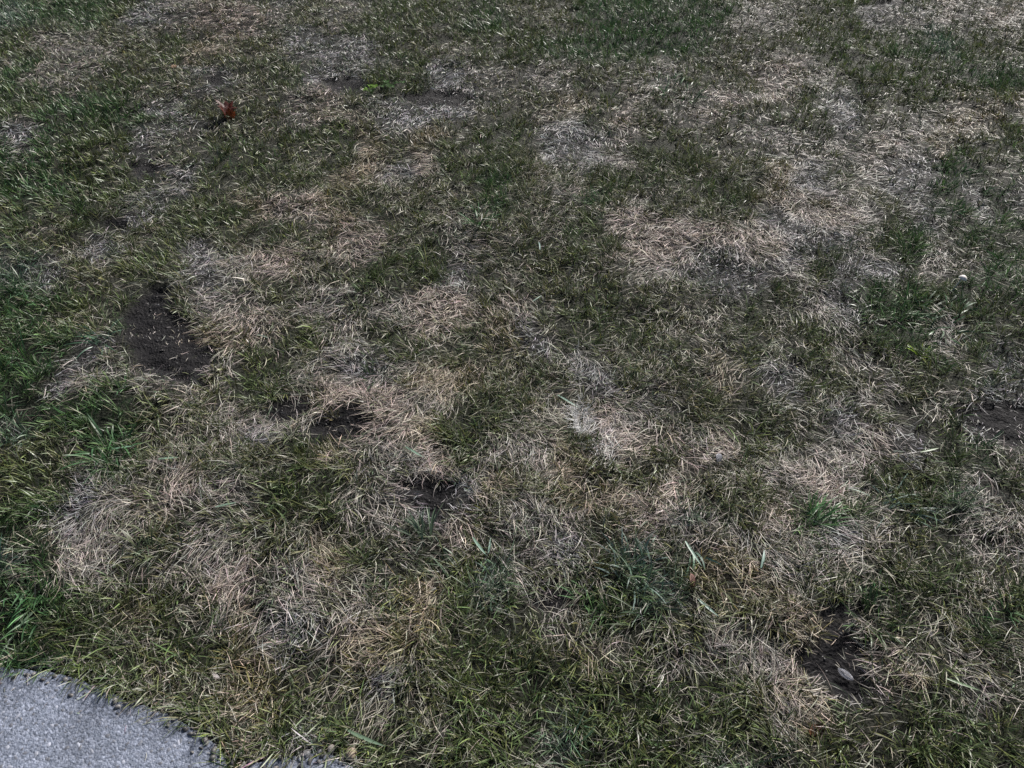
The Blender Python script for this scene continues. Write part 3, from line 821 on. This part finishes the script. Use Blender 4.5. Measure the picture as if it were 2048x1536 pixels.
sprig(804, 300, 'small yellow-green seedling in the upper centre left', (.20, .27, .08), 6, (.02, .035))

# ------------------------------------------------------------------ spider web over the pale straw
def web():
    V, T = [], []
    n = 0
    x0, y0 = ground_at(1163, 850); 
    for k in range(120):
        a = RNG.random() * 6.283; ra_ = .030 * math.sqrt(RNG.random()); b = a + RNG.normal(0, 1.2)
        p = Vector((ra_ * math.cos(a) * .9, .055 * math.sin(a) * RNG.random() + .01, 0)); d = Vector((math.cos(b), math.sin(b), 0)) * (.012 + .03 * RNG.random())
        q_ = p + d
        p.z = .006 + .35 * p.length + RNG.normal(0, .001); q_.z = .006 + .35 * q_.length + RNG.normal(0, .001)
        s_ = Vector((-d.y, d.x, 0)).normalized() * .00013
        V += [tuple(p - s_), tuple(p + s_), tuple(q_ + s_), tuple(q_ - s_)]; T.append((n, n + 1, n + 2, n + 3)); n += 4
    me = new_mesh('threads', np.array(V), np.array(T), None, simple_mat('spider_silk', (.6, .6, .62), (.8, .8, .82), 60, .4, .5, 0))
    z0 = zat(x0, y0)
    r = empty('spider_web', (x0, y0, z0)); tag(r, 'pale funnel spider web spread over bleached straw near the centre', 'spider web')
    t_ = link('threads', me, r, (0, 0, .010)); t_['kind'] = 'stuff'
    # the sheet: a shallow cone of silk, mostly see-through
    V, T = [(0, 0, .004)], []
    for i in range(1, 7):
        for k in range(24):
            a = 6.283 * k / 24; rr_ = .007 * i * (1 + .25 * math.sin(3 * a + 1))
            V.append((rr_ * .8 * math.cos(a), rr_ * 1.25 * math.sin(a), .004 + .0045 * i + .002 * math.sin(5 * a + i)))
    for k in range(24): T.append((0, 1 + k, 1 + (k + 1) % 24, 1 + (k + 1) % 24))
    me2 = bpy.data.meshes.new('sheet')
    me2.from_pydata(V, [], [(0, 1 + k, 1 + (k + 1) % 24) for k in range(24)] + [(1 + 24 * i + k, 1 + 24 * (i + 1) + k, 1 + 24 * (i + 1) + (k + 1) % 24, 1 + 24 * i + (k + 1) % 24) for i in range(5) for k in range(24)])
    me2.materials.append(simple_mat('silk_sheet', (.5, .5, .52), (.75, .75, .78), 200, .5, .4, 0, alpha=.10))
    link('sheet', me2, r, (0, 0, .012))
web()

# ------------------------------------------------------------------ stones by the broken asphalt
def stone(u, v, r_, col, label, lift=.0):
    x, y, z = spot(u, v)
    bm = bmesh.new(); bmesh.ops.create_icosphere(bm, subdivisions=3, radius=r_)
    sd_ = RNG.random() * 50
    for vv in bm.verts:
        p = vv.co / r_
        k_ = .8 + .4 * float(fbm(np.array([p.x * 1.7 + sd_]), np.array([p.y * 1.7 + p.z * 1.3]), 7)[0])
        vv.co = Vector((p.x * 1.15, p.y * .9, p.z * .7)) * r_ * k_
    me = bpy.data.meshes.new('stone'); bm.to_mesh(me); bm.free()
    me.polygons.foreach_set('use_smooth', np.ones(len(me.polygons), bool))
    me.materials.append(simple_mat('stone_' + str(int(u)), tuple(c * .7 for c in col), col, 200, .7, .3, .6))
    o = link('stone', me, None, (x, y, max(z, -.002) + r_ * .15 + lift), (0, 0, RNG.random() * 3))
    return tag(o, label, 'stone', 'stones along the broken asphalt edge')
stone(703, 1507, .012, (.38, .30, .23), 'rounded tan stone, largest by the broken asphalt at the bottom', .001)
stone(613, 1508, .0085, (.26, .26, .27), 'grey pebble left of the tan stone at the asphalt edge')
stone(662, 1498, .0075, (.30, .27, .25), 'pale brown pebble just left of the tan stone')
stone(640, 1503, .006, (.22, .22, .23), 'dark grey pebble between the two paler ones')
stone(580, 1496, .007, (.25, .23, .22), 'leftmost pebble in the crumbled asphalt edge')
stone(18, 1325-8, .008, (.30, .26, .22), 'brownish pebble at the left end of the asphalt edge')
